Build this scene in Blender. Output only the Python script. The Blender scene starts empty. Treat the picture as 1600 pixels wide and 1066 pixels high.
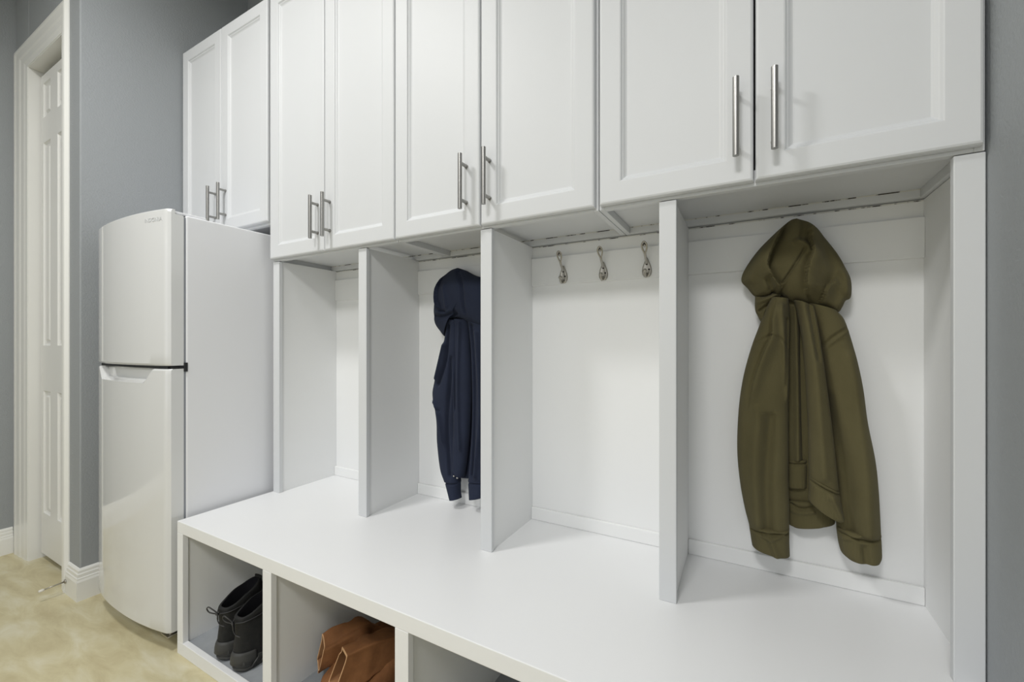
import bpy, bmesh, math, random
import numpy as np
from mathutils import Vector, Matrix

# ------------------------------------------------------------------ camera, light, exposure
S = 0.9                                   # drawing units -> metres (applied to every mesh at the end)
scene = bpy.context.scene
col = scene.collection
cam_d = bpy.data.cameras.new('camera')
cam = bpy.data.objects.new('camera', cam_d)
col.objects.link(cam)
cam.location = (0, 0, 1.2014 * S)
cam.rotation_euler = (math.pi / 2, 0, math.radians(28.99))
cam_d.sensor_width = 36
cam_d.lens = 36 * 662.69 / 1600
cam_d.shift_y = 5.0 / 1600
cam_d.clip_start = 0.02
scene.camera = cam

scene.view_settings.view_transform = 'Standard'
scene.view_settings.look = 'None'
scene.view_settings.gamma = 1
scene.view_settings.use_curve_mapping = False
scene.view_settings.exposure = 0.08

world = bpy.data.worlds.new('world')
scene.world = world
world.use_nodes = True
world.node_tree.nodes['Background'].inputs[0].default_value = (0.8, 0.85, 1, 1)
world.node_tree.nodes['Background'].inputs[1].default_value = 0.05


def area_light(name, loc, size, power, color, rot=(0, 0, 0), shape='DISK', size_y=None):
    d = bpy.data.lights.new(name, 'AREA')
    d.shape = shape
    d.size = size
    if size_y: d.size_y = size_y
    d.energy = power
    d.color = color
    o = bpy.data.objects.new(name, d)
    col.objects.link(o)
    o.location = [c * S for c in loc]
    o.rotation_euler = rot
    return o


# main ceiling lamp, then an added fill lamp and added fill behind the camera
area_light('ceiling_lamp', (-1.75, -0.05, 3.26), 0.34, 24, (1, 0.99, 0.975))
area_light('ceiling_lamp', (-0.35, -1.4, 3.26), 0.6, 42, (1, 0.99, 0.975))  # added fill lamp, large and soft, to brighten faces turned to the right
area_light('rear_fill_light', (-1.05, -2.9, 1.45), 2.6, 13, (0.95, 0.98, 1), (math.radians(90), 0, math.radians(0)), 'RECTANGLE', 1.7)  # soft fill from an unseen window made up for it


# ------------------------------------------------------------------ materials
def mat(name, rgb, rough=0.5, metal=0.0, bump=None, coat=0.0, noise=None, spec=0.5, sheen=0.0):
    """rgb is sRGB 0-255.  bump=(scale, strength, distance, stretch)  noise=(scale, rgb2, stretch, lo, hi)"""
    m = bpy.data.materials.new(name)
    m.use_nodes = True
    nt = m.node_tree
    b = nt.nodes['Principled BSDF']
    lin = lambda c: tuple(((x / 255) / 12.92 if x / 255 <= .04045 else ((x / 255 + .055) / 1.055) ** 2.4) for x in c) + (1,)
    b.inputs['Base Color'].default_value = lin(rgb)
    b.inputs['Roughness'].default_value = rough
    b.inputs['Metallic'].default_value = metal
    b.inputs['Coat Weight'].default_value = coat
    b.inputs['Coat Roughness'].default_value = 0.06
    b.inputs['Specular IOR Level'].default_value = spec
    if sheen:
        b.inputs['Sheen Weight'].default_value = sheen
        b.inputs['Sheen Roughness'].default_value = 0.6
    tc = nt.nodes.new('ShaderNodeTexCoord')
    if noise:
        sc, rgb2, st, lo, hi = noise
        mp = nt.nodes.new('ShaderNodeMapping')
        mp.inputs['Scale'].default_value = st
        n = nt.nodes.new('ShaderNodeTexNoise')
        n.inputs['Scale'].default_value = sc
        n.inputs['Detail'].default_value = 6
        n.inputs['Roughness'].default_value = 0.6
        r = nt.nodes.new('ShaderNodeValToRGB')
        r.color_ramp.elements[0].position = lo
        r.color_ramp.elements[1].position = hi
        r.color_ramp.elements[0].color = lin(rgb)
        r.color_ramp.elements[1].color = lin(rgb2)
        nt.links.new(tc.outputs['Object'], mp.inputs[0])
        nt.links.new(mp.outputs[0], n.inputs[0])
        nt.links.new(n.outputs[0], r.inputs[0])
        nt.links.new(r.outputs[0], b.inputs['Base Color'])
    if bump:
        sc, stg, dist, st = bump
        mp = nt.nodes.new('ShaderNodeMapping')
        mp.inputs['Scale'].default_value = st
        n = nt.nodes.new('ShaderNodeTexNoise')
        n.inputs['Scale'].default_value = sc
        n.inputs['Detail'].default_value = 3
        bp = nt.nodes.new('ShaderNodeBump')
        bp.inputs['Strength'].default_value = stg
        bp.inputs['Distance'].default_value = dist
        nt.links.new(tc.outputs['Object'], mp.inputs[0])
        nt.links.new(mp.outputs[0], n.inputs[0])
        nt.links.new(n.outputs[0], bp.inputs['Height'])
        nt.links.new(bp.outputs[0], b.inputs['Normal'])
    return m


M = {}
M['white'] = mat('white_cabinet_paint', (215, 217, 219), 0.52, bump=(60, 0.05, 0.002, (1, 1, 0.1)))
M['inner'] = mat('white_cubby_paint', (239, 240, 240), 0.5, bump=(50, 0.08, 0.002, (1, 1, 0.12)))
M['bench'] = mat('white_bench_paint', (238, 239, 240), 0.36, bump=(40, 0.05, 0.002, (0.2, 1, 1)))
M['trim'] = mat('white_trim_paint', (234, 234, 230), 0.3)
M['door'] = mat('white_door_paint', (228, 228, 225), 0.35)
M['wall'] = mat('grey_wall_paint', (152, 156, 159), 0.6, bump=(150, 0.35, 0.003, (1, 1, 1)))
M['ceiling'] = mat('white_ceiling_paint', (235, 235, 232), 0.8, bump=(60, 0.3, 0.003, (1, 1, 1)))
M['cubby'] = mat('grey_cubby_board', (160, 164, 168), 0.5, noise=(18, (150, 154, 159), (1, 1, 1), .35, .65))
M['steel'] = mat('brushed_steel', (160, 159, 156), 0.36, 1.0, bump=(300, 0.1, 0.001, (1, 1, 0.02)))
M['nickel'] = mat('satin_nickel', (172, 168, 160), 0.32, 1.0)
M['darkhole'] = mat('dark_screw_recess', (40, 38, 36), 0.6, 0.5)
M['fridge'] = mat('white_enamel_gloss', (220, 221, 221), 0.1, coat=0.5)
M['fridge_side'] = mat('white_enamel_side', (236, 237, 240), 0.42, bump=(220, 0.05, 0.001, (1, 1, 1)))
M['gasket'] = mat('grey_gasket', (150, 154, 162), 0.6)
M['kick'] = mat('kick_shade_brown', (58, 54, 46), 0.7)  # dark brown stands in for the shade under the refrigerator
M['black_gap'] = mat('black_plastic', (30, 31, 34), 0.5)
M['logo'] = mat('grey_lettering', (196, 198, 199), 0.35, 0.0)
M['olive'] = mat('olive_fleece', (99, 93, 66), 0.95, bump=(420, 0.35, 0.0015, (1, 1, 1)), noise=(9, (90, 84, 58), (1, 1, .6), .3, .7), spec=.1, sheen=.04)
M['olive_rib'] = mat('olive_rib_knit', (95, 89, 62), 0.95, bump=(300, 0.6, 0.002, (1, 1, 0.05)), spec=.1, sheen=.04)
M['olive_seam'] = mat('olive_stitching', (70, 65, 44), 0.95, spec=.1)
M['navy'] = mat('navy_fleece', (45, 51, 68), 0.95, bump=(420, 0.35, 0.0015, (1, 1, 1)), noise=(9, (39, 44, 59), (1, 1, .6), .3, .7), spec=.1, sheen=.03)
M['navy_rib'] = mat('navy_rib_knit', (43, 49, 66), 0.95, bump=(300, 0.6, 0.002, (1, 1, 0.05)), spec=.1, sheen=.03)
M['rivet'] = mat('silver_rivet', (210, 208, 200), 0.3, 0.9)
M['tan'] = mat('tan_suede', (146, 100, 64), 0.75, noise=(14, (112, 74, 46), (1, 1, 1), .3, .7), bump=(40, .4, .004, (1, 1, 1)), spec=.2)
M['tan_lit'] = mat('lit_tan_lining', (150, 108, 72), 0.9)  # lining colour lightened so the inside of the opening looks lit
M['tan_sole'] = mat('brown_sole', (70, 48, 34), 0.8)
M['tan_edge'] = mat('pale_leather_edge', (214, 170, 126), 0.7)
M['maroon'] = mat('dark_maroon_leather', (52, 24, 24), 0.5, noise=(12, (24, 16, 16), (1, 1, 1), .4, .6))
M['shoe'] = mat('black_mesh_fabric', (44, 44, 44), 0.75, noise=(30, (32, 33, 34), (1, 1, 1), .3, .7), bump=(260, .5, .002, (1, 1, 1)), spec=.3)
M['shoe_lining'] = mat('black_shoe_lining', (20, 20, 24), 0.95, spec=.2)
M['rubber'] = mat('charcoal_rubber', (62, 62, 61), 0.62)
M['lace'] = mat('black_lace', (50, 50, 52), 0.5)
M['white_tip'] = mat('white_rubber', (225, 222, 214), 0.6)
M['caulk'] = mat('cracked_caulk_joint', (58, 52, 44), 0.8, noise=(26, (214, 213, 206), (1, 1, .2), .44, .5))
M['glow'] = mat('lamp_glass', (250, 248, 240), 0.4)


def floor_material():
    m = bpy.data.materials.new('beige_stone_floor')
    m.use_nodes = True
    nt = m.node_tree
    b = nt.nodes['Principled BSDF']
    tc = nt.nodes.new('ShaderNodeTexCoord')
    mp = nt.nodes.new('ShaderNodeMapping')
    mp.inputs['Rotation'].default_value = (0, 0, math.radians(-35))
    mp.inputs['Scale'].default_value = (1.1, 3.4, 1)
    nt.links.new(tc.outputs['Object'], mp.inputs[0])
    n1 = nt.nodes.new('ShaderNodeTexNoise')
    n1.inputs['Scale'].default_value = 4.5
    n1.inputs['Detail'].default_value = 9
    n1.inputs['Roughness'].default_value = 0.62
    n1.inputs['Distortion'].default_value = 0.5
    nt.links.new(mp.outputs[0], n1.inputs[0])
    r = nt.nodes.new('ShaderNodeValToRGB')
    e = r.color_ramp.elements
    e[0].position, e[0].color = .33, (.52, .45, .27, 1)
    e[1].position, e[1].color = .70, (.70, .66, .50, 1)
    k = e.new(.5); k.color = (.61, .55, .35, 1)
    nt.links.new(n1.outputs[0], r.inputs[0])
    nt.links.new(r.outputs[0], b.inputs['Base Color'])
    b.inputs['Roughness'].default_value = 0.45
    return m


M['floor'] = floor_material()


# ------------------------------------------------------------------ helpers
class MB:
    """collects shapes and links them as ONE mesh object"""
    def __init__(s): s.v = []; s.f = []; s.sm = []

    def add(s, v, f, smooth=False):
        n = len(s.v)
        s.v += [tuple(map(float, p)) for p in v]
        s.f += [tuple(i + n for i in q) for q in f]
        s.sm += [smooth] * len(f)
        return s

    def box(s, x0, x1, y0, y1, z0, z1):
        x0, x1 = sorted((x0, x1)); y0, y1 = sorted((y0, y1)); z0, z1 = sorted((z0, z1))
        v = [(x, y, z) for z in (z0, z1) for y in (y0, y1) for x in (x0, x1)]
        return s.add(v, [(0, 2, 3, 1), (4, 5, 7, 6), (0, 1, 5, 4), (2, 6, 7, 3), (0, 4, 6, 2), (1, 3, 7, 5)])

    def tube(s, pts, rad, n=12, cap=True, flat=None):
        pts = [Vector(p) for p in pts]
        if not hasattr(rad, '__len__'): rad = [rad] * len(pts)
        t0 = (pts[1] - pts[0]).normalized()
        up = Vector((0, 0, 1)) if abs(t0.z) < .9 else Vector((0, 1, 0))
        nrm = (up - t0 * up.dot(t0)).normalized()
        V = []
        for i, p in enumerate(pts):
            t = (pts[min(i + 1, len(pts) - 1)] - pts[max(i - 1, 0)]).normalized()
            nrm = (nrm - t * nrm.dot(t)).normalized()
            bn = t.cross(nrm)
            fl = flat[i] if flat else (1, 1)
            for k in range(n):
                a = 2 * math.pi * k / n
                V.append(p + nrm * (math.cos(a) * rad[i] * fl[0]) + bn * (math.sin(a) * rad[i] * fl[1]))
        F = [(i * n + k, i * n + (k + 1) % n, (i + 1) * n + (k + 1) % n, (i + 1) * n + k) for i in range(len(pts) - 1) for k in range(n)]
        if cap:
            F.append(tuple(range(n - 1, -1, -1)))
            F.append(tuple((len(pts) - 1) * n + k for k in range(n)))
        return s.add(V, F, True)

    def build(s, name, m, parent=None, bevel=0, seg=2, smooth=None):
        me = bpy.data.meshes.new(name)
        o = bpy.data.objects.new(name, me)
        L = Vector((0, 0, 0))
        q = parent
        while q is not None:
            L += q.location
            q = q.parent
        me.from_pydata([(a - L.x, b - L.y, c - L.z) for a, b, c in s.v], [], s.f)
        bm = bmesh.new(); bm.from_mesh(me)
        bmesh.ops.recalc_face_normals(bm, faces=bm.faces)
        bm.to_mesh(me); bm.free()
        me.polygons.foreach_set('use_smooth', [True] * len(me.polygons) if smooth else s.sm)
        me.materials.append(M[m])
        col.objects.link(o)
        if parent: o.parent = parent
        if bevel:
            md = o.modifiers.new('bevel', 'BEVEL')
            md.width = bevel; md.segments = seg; md.limit_method = 'ANGLE'; md.angle_limit = math.radians(40)
            md.harden_normals = False
        return o


def smooth_angle(o, deg=40):
    me = o.data
    me.polygons.foreach_set('use_smooth', [True] * len(me.polygons))
    me.set_sharp_from_angle(angle=math.radians(deg))


def empty(name, loc, label=None, cat=None, group=None, kind=None):
    o = bpy.data.objects.new(name, None)
    o.empty_display_size = .05
    col.objects.link(o)
    o.location = loc
    tag(o, label, cat, group, kind)
    return o


def tag(o, label=None, cat=None, group=None, kind=None):
    if label: o['label'] = label
    if cat: o['category'] = cat
    if group: o['group'] = group
    if kind: o['kind'] = kind
    return o


def copy_tree(o, parent=None):
    c = o.copy(); col.objects.link(c); c.parent = parent
    for ch in [x for x in bpy.data.objects if x.parent == o]: copy_tree(ch, c)
    return c


def spline(pts, n):
    """Catmull-Rom resample of a list of tuples"""
    P = np.array(pts, float)
    P = np.vstack([2 * P[0] - P[1], P, 2 * P[-1] - P[-2]])
    m = len(P) - 3
    out = []
    for t in np.linspace(0, m, n):
        i = min(int(t), m - 1); u = t - i
        a, b, c, d = P[i:i + 4]
        out.append(.5 * ((2 * b) + (-a + c) * u + (2 * a - 5 * b + 4 * c - d) * u * u + (-a + 3 * b - 3 * c + d) * u ** 3))
    return np.array(out)


def panelled(mb, x0, x1, z0, z1, yf, yb, panels, rings, edge=0.004):
    """a slab (front at yf, facing -y) whose front carries panels; rings = [(inset, depth), ...]"""
    # outer sides with eased edge
    def rect(a, b, c, d, y): return [(a, y, c), (b, y, c), (b, y, d), (a, y, d)]
    R = [rect(x0, x1, z0, z1, yb), rect(x0, x1, z0, z1, yf + edge), rect(x0 + edge * .35, x1 - edge * .35, z0 + edge * .35, z1 - edge * .35, yf + edge * .3),
         rect(x0 + edge, x1 - edge, z0 + edge, z1 - edge, yf)]
    for a, b in zip(R, R[1:]):
        mb.add(a + b, [(i, (i + 1) % 4, 4 + (i + 1) % 4, 4 + i) for i in range(4)], True if False else False)
    mb.add(R[0], [(0, 1, 2, 3)])
    X0, X1, Z0, Z1 = x0 + edge, x1 - edge, z0 + edge, z1 - edge
    xs = sorted(set([X0, X1] + [p[0] for p in panels] + [p[1] for p in panels]))
    zs = sorted(set([Z0, Z1] + [p[2] for p in panels] + [p[3] for p in panels]))
    for a, b in zip(xs, xs[1:]):
        for c, d in zip(zs, zs[1:]):
            cx, cz = (a + b) / 2, (c + d) / 2
            if any(p[0] < cx < p[1] and p[2] < cz < p[3] for p in panels): continue
            mb.add(rect(a, b, c, d, yf), [(0, 1, 2, 3)])
    for p in panels:
        prev = rect(*p, yf)
        for ins, dep in rings:
            nx = rect(p[0] + ins, p[1] - ins, p[2] + ins, p[3] - ins, yf + dep)
            mb.add(prev + nx, [(i, (i + 1) % 4, 4 + (i + 1) % 4, 4 + i) for i in range(4)])
            prev = nx
        mb.add(prev, [(0, 1, 2, 3)])
    return mb


# ------------------------------------------------------------------ the setting
ZC = 3.4
def struct(o): o['kind'] = 'structure'; return o

struct(MB().box(-3.9, .6, -3.1, 1.75, -.1, 0).build('floor', 'floor'))
struct(MB().box(-3.9, .6, -3.1, 1.75, ZC, ZC + .1).build('ceiling', 'ceiling'))
struct(MB().box(-2.742, .6, 1.525, 1.65, 0, ZC).build('wall_back', 'wall'))
struct(MB().box(.4165, .6, -3.1, 1.525, 0, ZC).build('wall_right', 'wall'))
struct(MB().box(-3.9, -3.712, -3.1, 1.75, 0, ZC).build('wall_left', 'wall'))
# wall stub between the closet door and the refrigerator, and the wall above the closet door
DX0, DX1, DZ = -3.488, -2.95, 2.745            # closet opening
w = MB()
w.box(DX1, -2.742, .759, 1.65, 0, ZC)
w.box(-3.712, DX0, .759, .84, 0, ZC)
w.box(DX0, DX1, .759, .84, DZ, ZC)
struct(w.build('wall_closet', 'wall', bevel=.006, seg=3))
struct(MB().box(-3.712, DX1, 1.5, 1.65, 0, ZC).build('wall_closet_back', 'wall'))

# wall behind the camera with an added window for fill and the room door
WX0, WX1, WZ0, WZ1 = -2.35, .25, .6, 2.3
w = MB()
w.box(-3.712, WX0, -3.1, -3.0, 0, ZC); w.box(WX1, .4165, -3.1, -3.0, 0, ZC)
w.box(WX0, WX1, -3.1, -3.0, 0, WZ0); w.box(WX0, WX1, -3.1, -3.0, WZ1, ZC)
struct(w.build('wall_front', 'ceiling'))  # unseen wall, made white to bounce light back at the cubbies
w = MB()
for a, b, c, d in ((WX0 - .08, WX0, WZ0 - .08, WZ1 + .08), (WX1, WX1 + .08, WZ0 - .08, WZ1 + .08), (WX0, WX1, WZ0 - .08, WZ0), (WX0, WX1, WZ1, WZ1 + .08), ((WX0 + WX1) / 2 - .02, (WX0 + WX1) / 2 + .02, WZ0, WZ1)):
    w.box(a, b, -3.0, -2.97, c, d)
struct(w.build('added_window', 'trim', bevel=.004))  # frame of the added window, sized to match the fill light


def sweep(name, prof, path, m='trim', flip=1):
    """profile (offset out from wall, z) along a floor path, mitred; out = left of travel * flip"""
    mb = MB()
    P = [Vector((a, b)) for a, b in path]
    rings = []
    for i, p in enumerate(P):
        d0 = (P[i] - P[i - 1]).normalized() if i else (P[1] - P[0]).normalized()
        d1 = (P[i + 1] - P[i]).normalized() if i < len(P) - 1 else d0
        n0 = Vector((-d0.y, d0.x)) * flip; n1 = Vector((-d1.y, d1.x)) * flip
        n = (n0 + n1).normalized(); k = 1 / max(.3, n.dot(n1))
        rings.append([(p.x + n.x * k * o, p.y + n.y * k * o, z) for o, z in prof])
    n = len(prof)
    V = [v for r in rings for v in r]
    F = [(i * n + k, i * n + (k + 1) % n, (i + 1) * n + (k + 1) % n, (i + 1) * n + k) for i in range(len(P) - 1) for k in range(n)]
    F += [tuple(range(n)), tuple((len(P) - 1) * n + k for k in range(n))]
    mb.add(V, F)
    o = mb.build(name, m)
    return struct(o)


BB = [(0, 0), (.016, 0), (.0165, .088), (.0135, .098), (.0135, .104), (.0105, .108), (.0105, .122), (.0075, .127), (.0075, .138), (.003, .146), (0, .148)]
sweep('baseboard_alcove', BB, [(-2.872, .759), (-2.742, .759), (-2.742, 1.525)], flip=-1)
sweep('baseboard_left', BB, [(-3.712, -3.0), (-3.712, .745)], flip=-1)
sweep('baseboard_right', BB, [(.4165, -3.0), (.4165, .80)], flip=1)
# closet door casing and jamb
CP = [(0, 0), (0, -.014), (.022, -.016), (.03, -.013), (.05, -.0135), (.06, -.0105), (.075, -.011), (.083, -.008), (.093, -.007), (1, -.006), (1, 0)]
def casing():
    mb = MB()
    yw = .759
    ox0, ix0, ix1, ox1 = -3.708, DX0 + .006, DX1 - .006, -2.872
    oz, iz = 2.887, DZ - .006
    wl, wr, wh = ix0 - ox0, ox1 - ix1, oz - iz
    fr = [0, .12, .22, .30, .52, .6, .8, .88, .96, 1]
    dp = [.004, .016, .018, .0145, .0145, .0105, .0105, .0075, .007, .006]
    rings = []
    for f, d in zip(fr, dp):
        x0 = ox0 + wl * f; x1 = ox1 - wr * f; z = oz - wh * f
        rings.append([(x0, yw - d, 0), (x0, yw - d, z), (x1, yw - d, z), (x1, yw - d, 0)])
    rings = [[(a, yw, c) for a, b, c in rings[0]]] + rings + [[(a, yw, c) for a, b, c in rings[-1]]]
    for a, b in zip(rings, rings[1:]):
        mb.add(a + b, [(0, 1, 5, 4), (1, 2, 6, 5), (2, 3, 7, 6)])
    for k in (0, 3):
        mb.add([r[k] for r in rings], [tuple(range(len(rings)))])
    return mb
struct(casing().build('trim_closet_casing', 'trim'))
w = MB()
w.box(DX0, DX0 + .012, .755, .84, 0, DZ); w.box(DX1 - .012, DX1, .755, .84, 0, DZ); w.box(DX0 + .012, DX1 - .012, .755, .84, DZ - .012, DZ)
struct(w.build('trim_closet_jamb', 'trim'))
# closet door: one leaf with six raised panels
px = [(DX0 + .064, DX0 + .178), (DX0 + .286, DX0 + .40)]
pz = [(.265, .944), (1.194, 2.32), (2.46, 2.65)]
w = panelled(MB(), DX0 + .03, DX1 - .016, .035, 2.70, .80, .835, [(a, b, c, d) for a, b in px for c, d in pz],
             [(.004, .006), (.012, .010), (.024, .010), (.034, .003)], edge=.002)
dr = struct(w.build('door_1', 'door'))
# room door on the wall behind the camera (its panels are mirrored in the refrigerator's enamel)
w = panelled(MB(), -3.55, -3.05, .02, 2.3, -2.96, -2.995, [(a, b, c, d) for a, b in ((-3.48, -3.34), (-3.26, -3.12)) for c, d in ((.25, .85), (1.05, 1.8), (1.95, 2.15))],
             [(.004, -.006), (.012, -.010), (.024, -.010), (.034, -.003)], edge=-.002)
# (front faces +y here)
struct(w.build('door_2', 'door'))

# door stop on the corner baseboard
ds = empty('door_stop', (-2.862, .7425, .062), 'short metal rod door stop with white tip on the corner baseboard', 'door stop')
MB().tube([(-2.862, .7425, .062), (-2.862, .738, .062), (-2.862, .7375, .062)], [.010, .009, .004], 14).build('mounting_plate', 'nickel', ds)
MB().tube([(-2.862, .739, .062), (-2.862, .668, .058)], .0032, 10).build('rod', 'nickel', ds)
MB().tube([(-2.862, .672, .058), (-2.862, .668, .058), (-2.862, .656, .057), (-2.862, .653, .057)], [.004, .0062, .0062, .004], 12).build('tip', 'white_tip', ds)

# ceiling fixtures; the second is added to go with the fill lamp
for i, (x, y, lb) in enumerate(((-1.75, -.05, 'round flush ceiling light in front of the cabinets'), (-.35, -1.4, 'added round flush ceiling light for fill, behind the camera'))):
    t = empty('ceiling_light', (x, y, ZC), lb, 'ceiling light', 'ceiling lights')
    MB().tube([(x, y, ZC), (x, y, ZC - .03)], .23, 40).build('base', 'trim', t)
    MB().tube([(x, y, ZC - .03), (x, y, ZC - .06), (x, y, ZC - .085), (x, y, ZC - .095)], [.21, .2, .16, .08], 40).build('glass', 'glow', t)

# ------------------------------------------------------------------ storage bench
bn = empty('storage_bench', (-.75, 1.15, 0), 'long white built-in bench with open shoe cubbies under its top', 'bench')
BX0, BX1, BY0, ZB = -1.94, .4145, .8124, .514
w = MB()
L_ = [(BY0, .469), (BY0 + .02, .469), (BY0 + .02, .492), (1.52, .492), (1.52, ZB), (BY0, ZB)]
w.add([(x, y, z) for x in (BX0, BX1) for y, z in L_], [(i, (i + 1) % 6, 6 + (i + 1) % 6, 6 + i) for i in range(6)] + [tuple(range(6)), tuple(range(11, 5, -1))])
w.build('bench_top', 'bench', bn, bevel=.002)
# face frame
w = MB()
st = [(-1.94, -1.898)] + [(c, c + .046) for c in (-1.377, -.797, -.218)] + [(.3685, .4145)]
w.box(BX0, BX1, BY0, BY0 + .02, 0, .049)
for a, b in st: w.box(a, b, BY0, BY0 + .02, .049, .469)
w.build('face_frame', 'bench', bn, bevel=.0015)
for i, (a, b) in enumerate(st):
    x0, x1 = (a, b - .006) if i == 0 else (a + .006, b - .006) if i < 4 else (a + .006, b)
    MB().box(x0, x1, BY0 + .02, 1.52, 0, .492).build('side_panel' if i in (0, 4) else 'divider', 'inner', bn)
for (a, b), (c, d) in zip(st, st[1:]):
    MB().box(b - .006, c + .006, BY0 + .02, 1.50, .02, .043).build('cubby_floor', 'cubby', bn)
MB().box(-1.934, .41, 1.50, 1.52, 0, .49).build('back_panel', 'inner', bn)

# ------------------------------------------------------------------ coat cubbies above the bench
lk = empty('coat_locker', (-.75, 1.3, ZB), 'white open coat cubbies with dividers standing on the bench', 'coat cubby')
Z1 = 1.584
MB().box(-1.925, .4145, 1.507, 1.524, ZB, Z1).build('back_panel', 'inner', lk)
sx = [(-1.932, -1.887), (-1.364, -1.319), (-.780, -.736), (-.207, -.163), (.3675, .4145)]
for i, (a, b) in enumerate(sx):
    if i < 4:
        p = MB().box(a + (.0 if i == 0 else .006), b - .006, 1.208, 1.507, ZB, Z1)
    else:
        p = MB().box(.4085, .4145, 1.208, 1.507, ZB, Z1)
    p = p.build('side_panel' if i in (0, 4) else 'divider', 'inner', lk)
    MB().box(a, b, 1.19, 1.208, ZB, Z1).build('front_stile', 'white', p, bevel=.002)
for (a, b), (c, d) in zip(sx, sx[1:]):
    xa = b - .006; xb = c + .006 if c < .3 else .4085
    MB().box(xa, xb, 1.497, 1.507, 1.4295, 1.537).build('hook_board', 'inner', lk, bevel=.0015)
    MB().box(xa, xb, 1.495, 1.507, ZB, .562).build('base_trim', 'inner', lk, bevel=.003)

# ------------------------------------------------------------------ wall cabinets
def handle(x, z0, z1, parent):
    w = MB()
    yb = 1.133
    w.tube([(x, yb, z0), (x, yb, z1)], .0072, 20)
    for z in (z0 + .03, z1 - .03):
        w.tube([(x, yb, z), (x, 1.1705, z)], .0056, 12)
        w.tube([(x, 1.166, z), (x, 1.1705, z)], .0068, 12)
    o = w.build('handle', 'steel', parent)
    smooth_angle(o, 40)
    return o


def cabinet(x0, x1, z0, z1, doors, hx, hz, label, zdoor):
    t = empty('wall_cabinet', ((x0 + x1) / 2, 1.35, z0), label, 'cabinet', 'white wall cabinets with steel bar handles')
    w = MB()
    w.box(x0, x0 + .016, 1.1905, 1.52, z0, z1); w.box(x1 - .016, x1, 1.1905, 1.52, z0, z1)
    w.box(x0 + .016, x1 - .016, 1.2105, 1.49, z0 + .022, z0 + .04)
    w.box(x0 + .016, x1 - .016, 1.1905, 1.2105, z0, z0 + .04)
    w.box(x0 + .016, x1 - .016, 1.488, 1.52, z0, z1)
    w.box(x0 + .016, x1 - .016, 1.1905, 1.495, z1 - .02, z1)
    w.build('cabinet_body', 'white', t, bevel=.0012)
    MB().box(x0 + .016, x1 - .016, 1.4866, 1.488, z0 + .0195, z0 + .0222).build('caulk_line', 'caulk', t)
    for (a, b), h in zip(doors, hx):
        fr = .057
        w = panelled(MB(), a, b, zdoor, z1 + .003, 1.17, 1.189, [(a + fr, b - fr, zdoor + fr, z1 + .003 - fr)],
                     [(.003, .001), (.006, .005), (.009, .0062), (.014, .0105), (.018, .0120)], edge=.0062)
        d = w.build('cabinet_door', 'white', t)
        handle(h, hz[0], hz[1], d)
    return t


ZT = 2.81
cabinet(-2.733, -1.944, 1.762, ZT, [(-2.7345, -2.3435), (-2.340, -1.9455)], (-2.393, -2.296), (1.822, 2.004), 'white two-door wall cabinet above the refrigerator', 1.774)
cabinet(-1.928, -1.151, 1.586, ZT, [(-1.9265, -1.5475), (-1.5435, -1.1525)], (-1.586, -1.509), (1.641, 1.820), 'white two-door wall cabinet next to the refrigerator, over the first two cubbies', 1.5935)
cabinet(-1.149, -.374, 1.586, ZT, [(-1.1475, -.7715), (-.7665, -.381)], (-.823, -.731), (1.646, 1.827), 'white two-door wall cabinet in the middle above the three bare coat hooks', 1.5935)
cabinet(-.372, .413, 1.586, ZT, [(-.3655, .0135), (.018, .406)], (-.023, .055), (1.647, 1.833), 'white two-door wall cabinet beside the right wall above the olive jacket', 1.5945)
# cracked paint joint along the tops of the cubby backs
for a, b in ((-.742, -.201), (-.169, .4085), (-1.325, -.774), (-1.893, -1.358)):
    MB().box(a, b, 1.5058, 1.507, 1.5800, 1.5825).build('caulk_line', 'caulk', lk)

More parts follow.
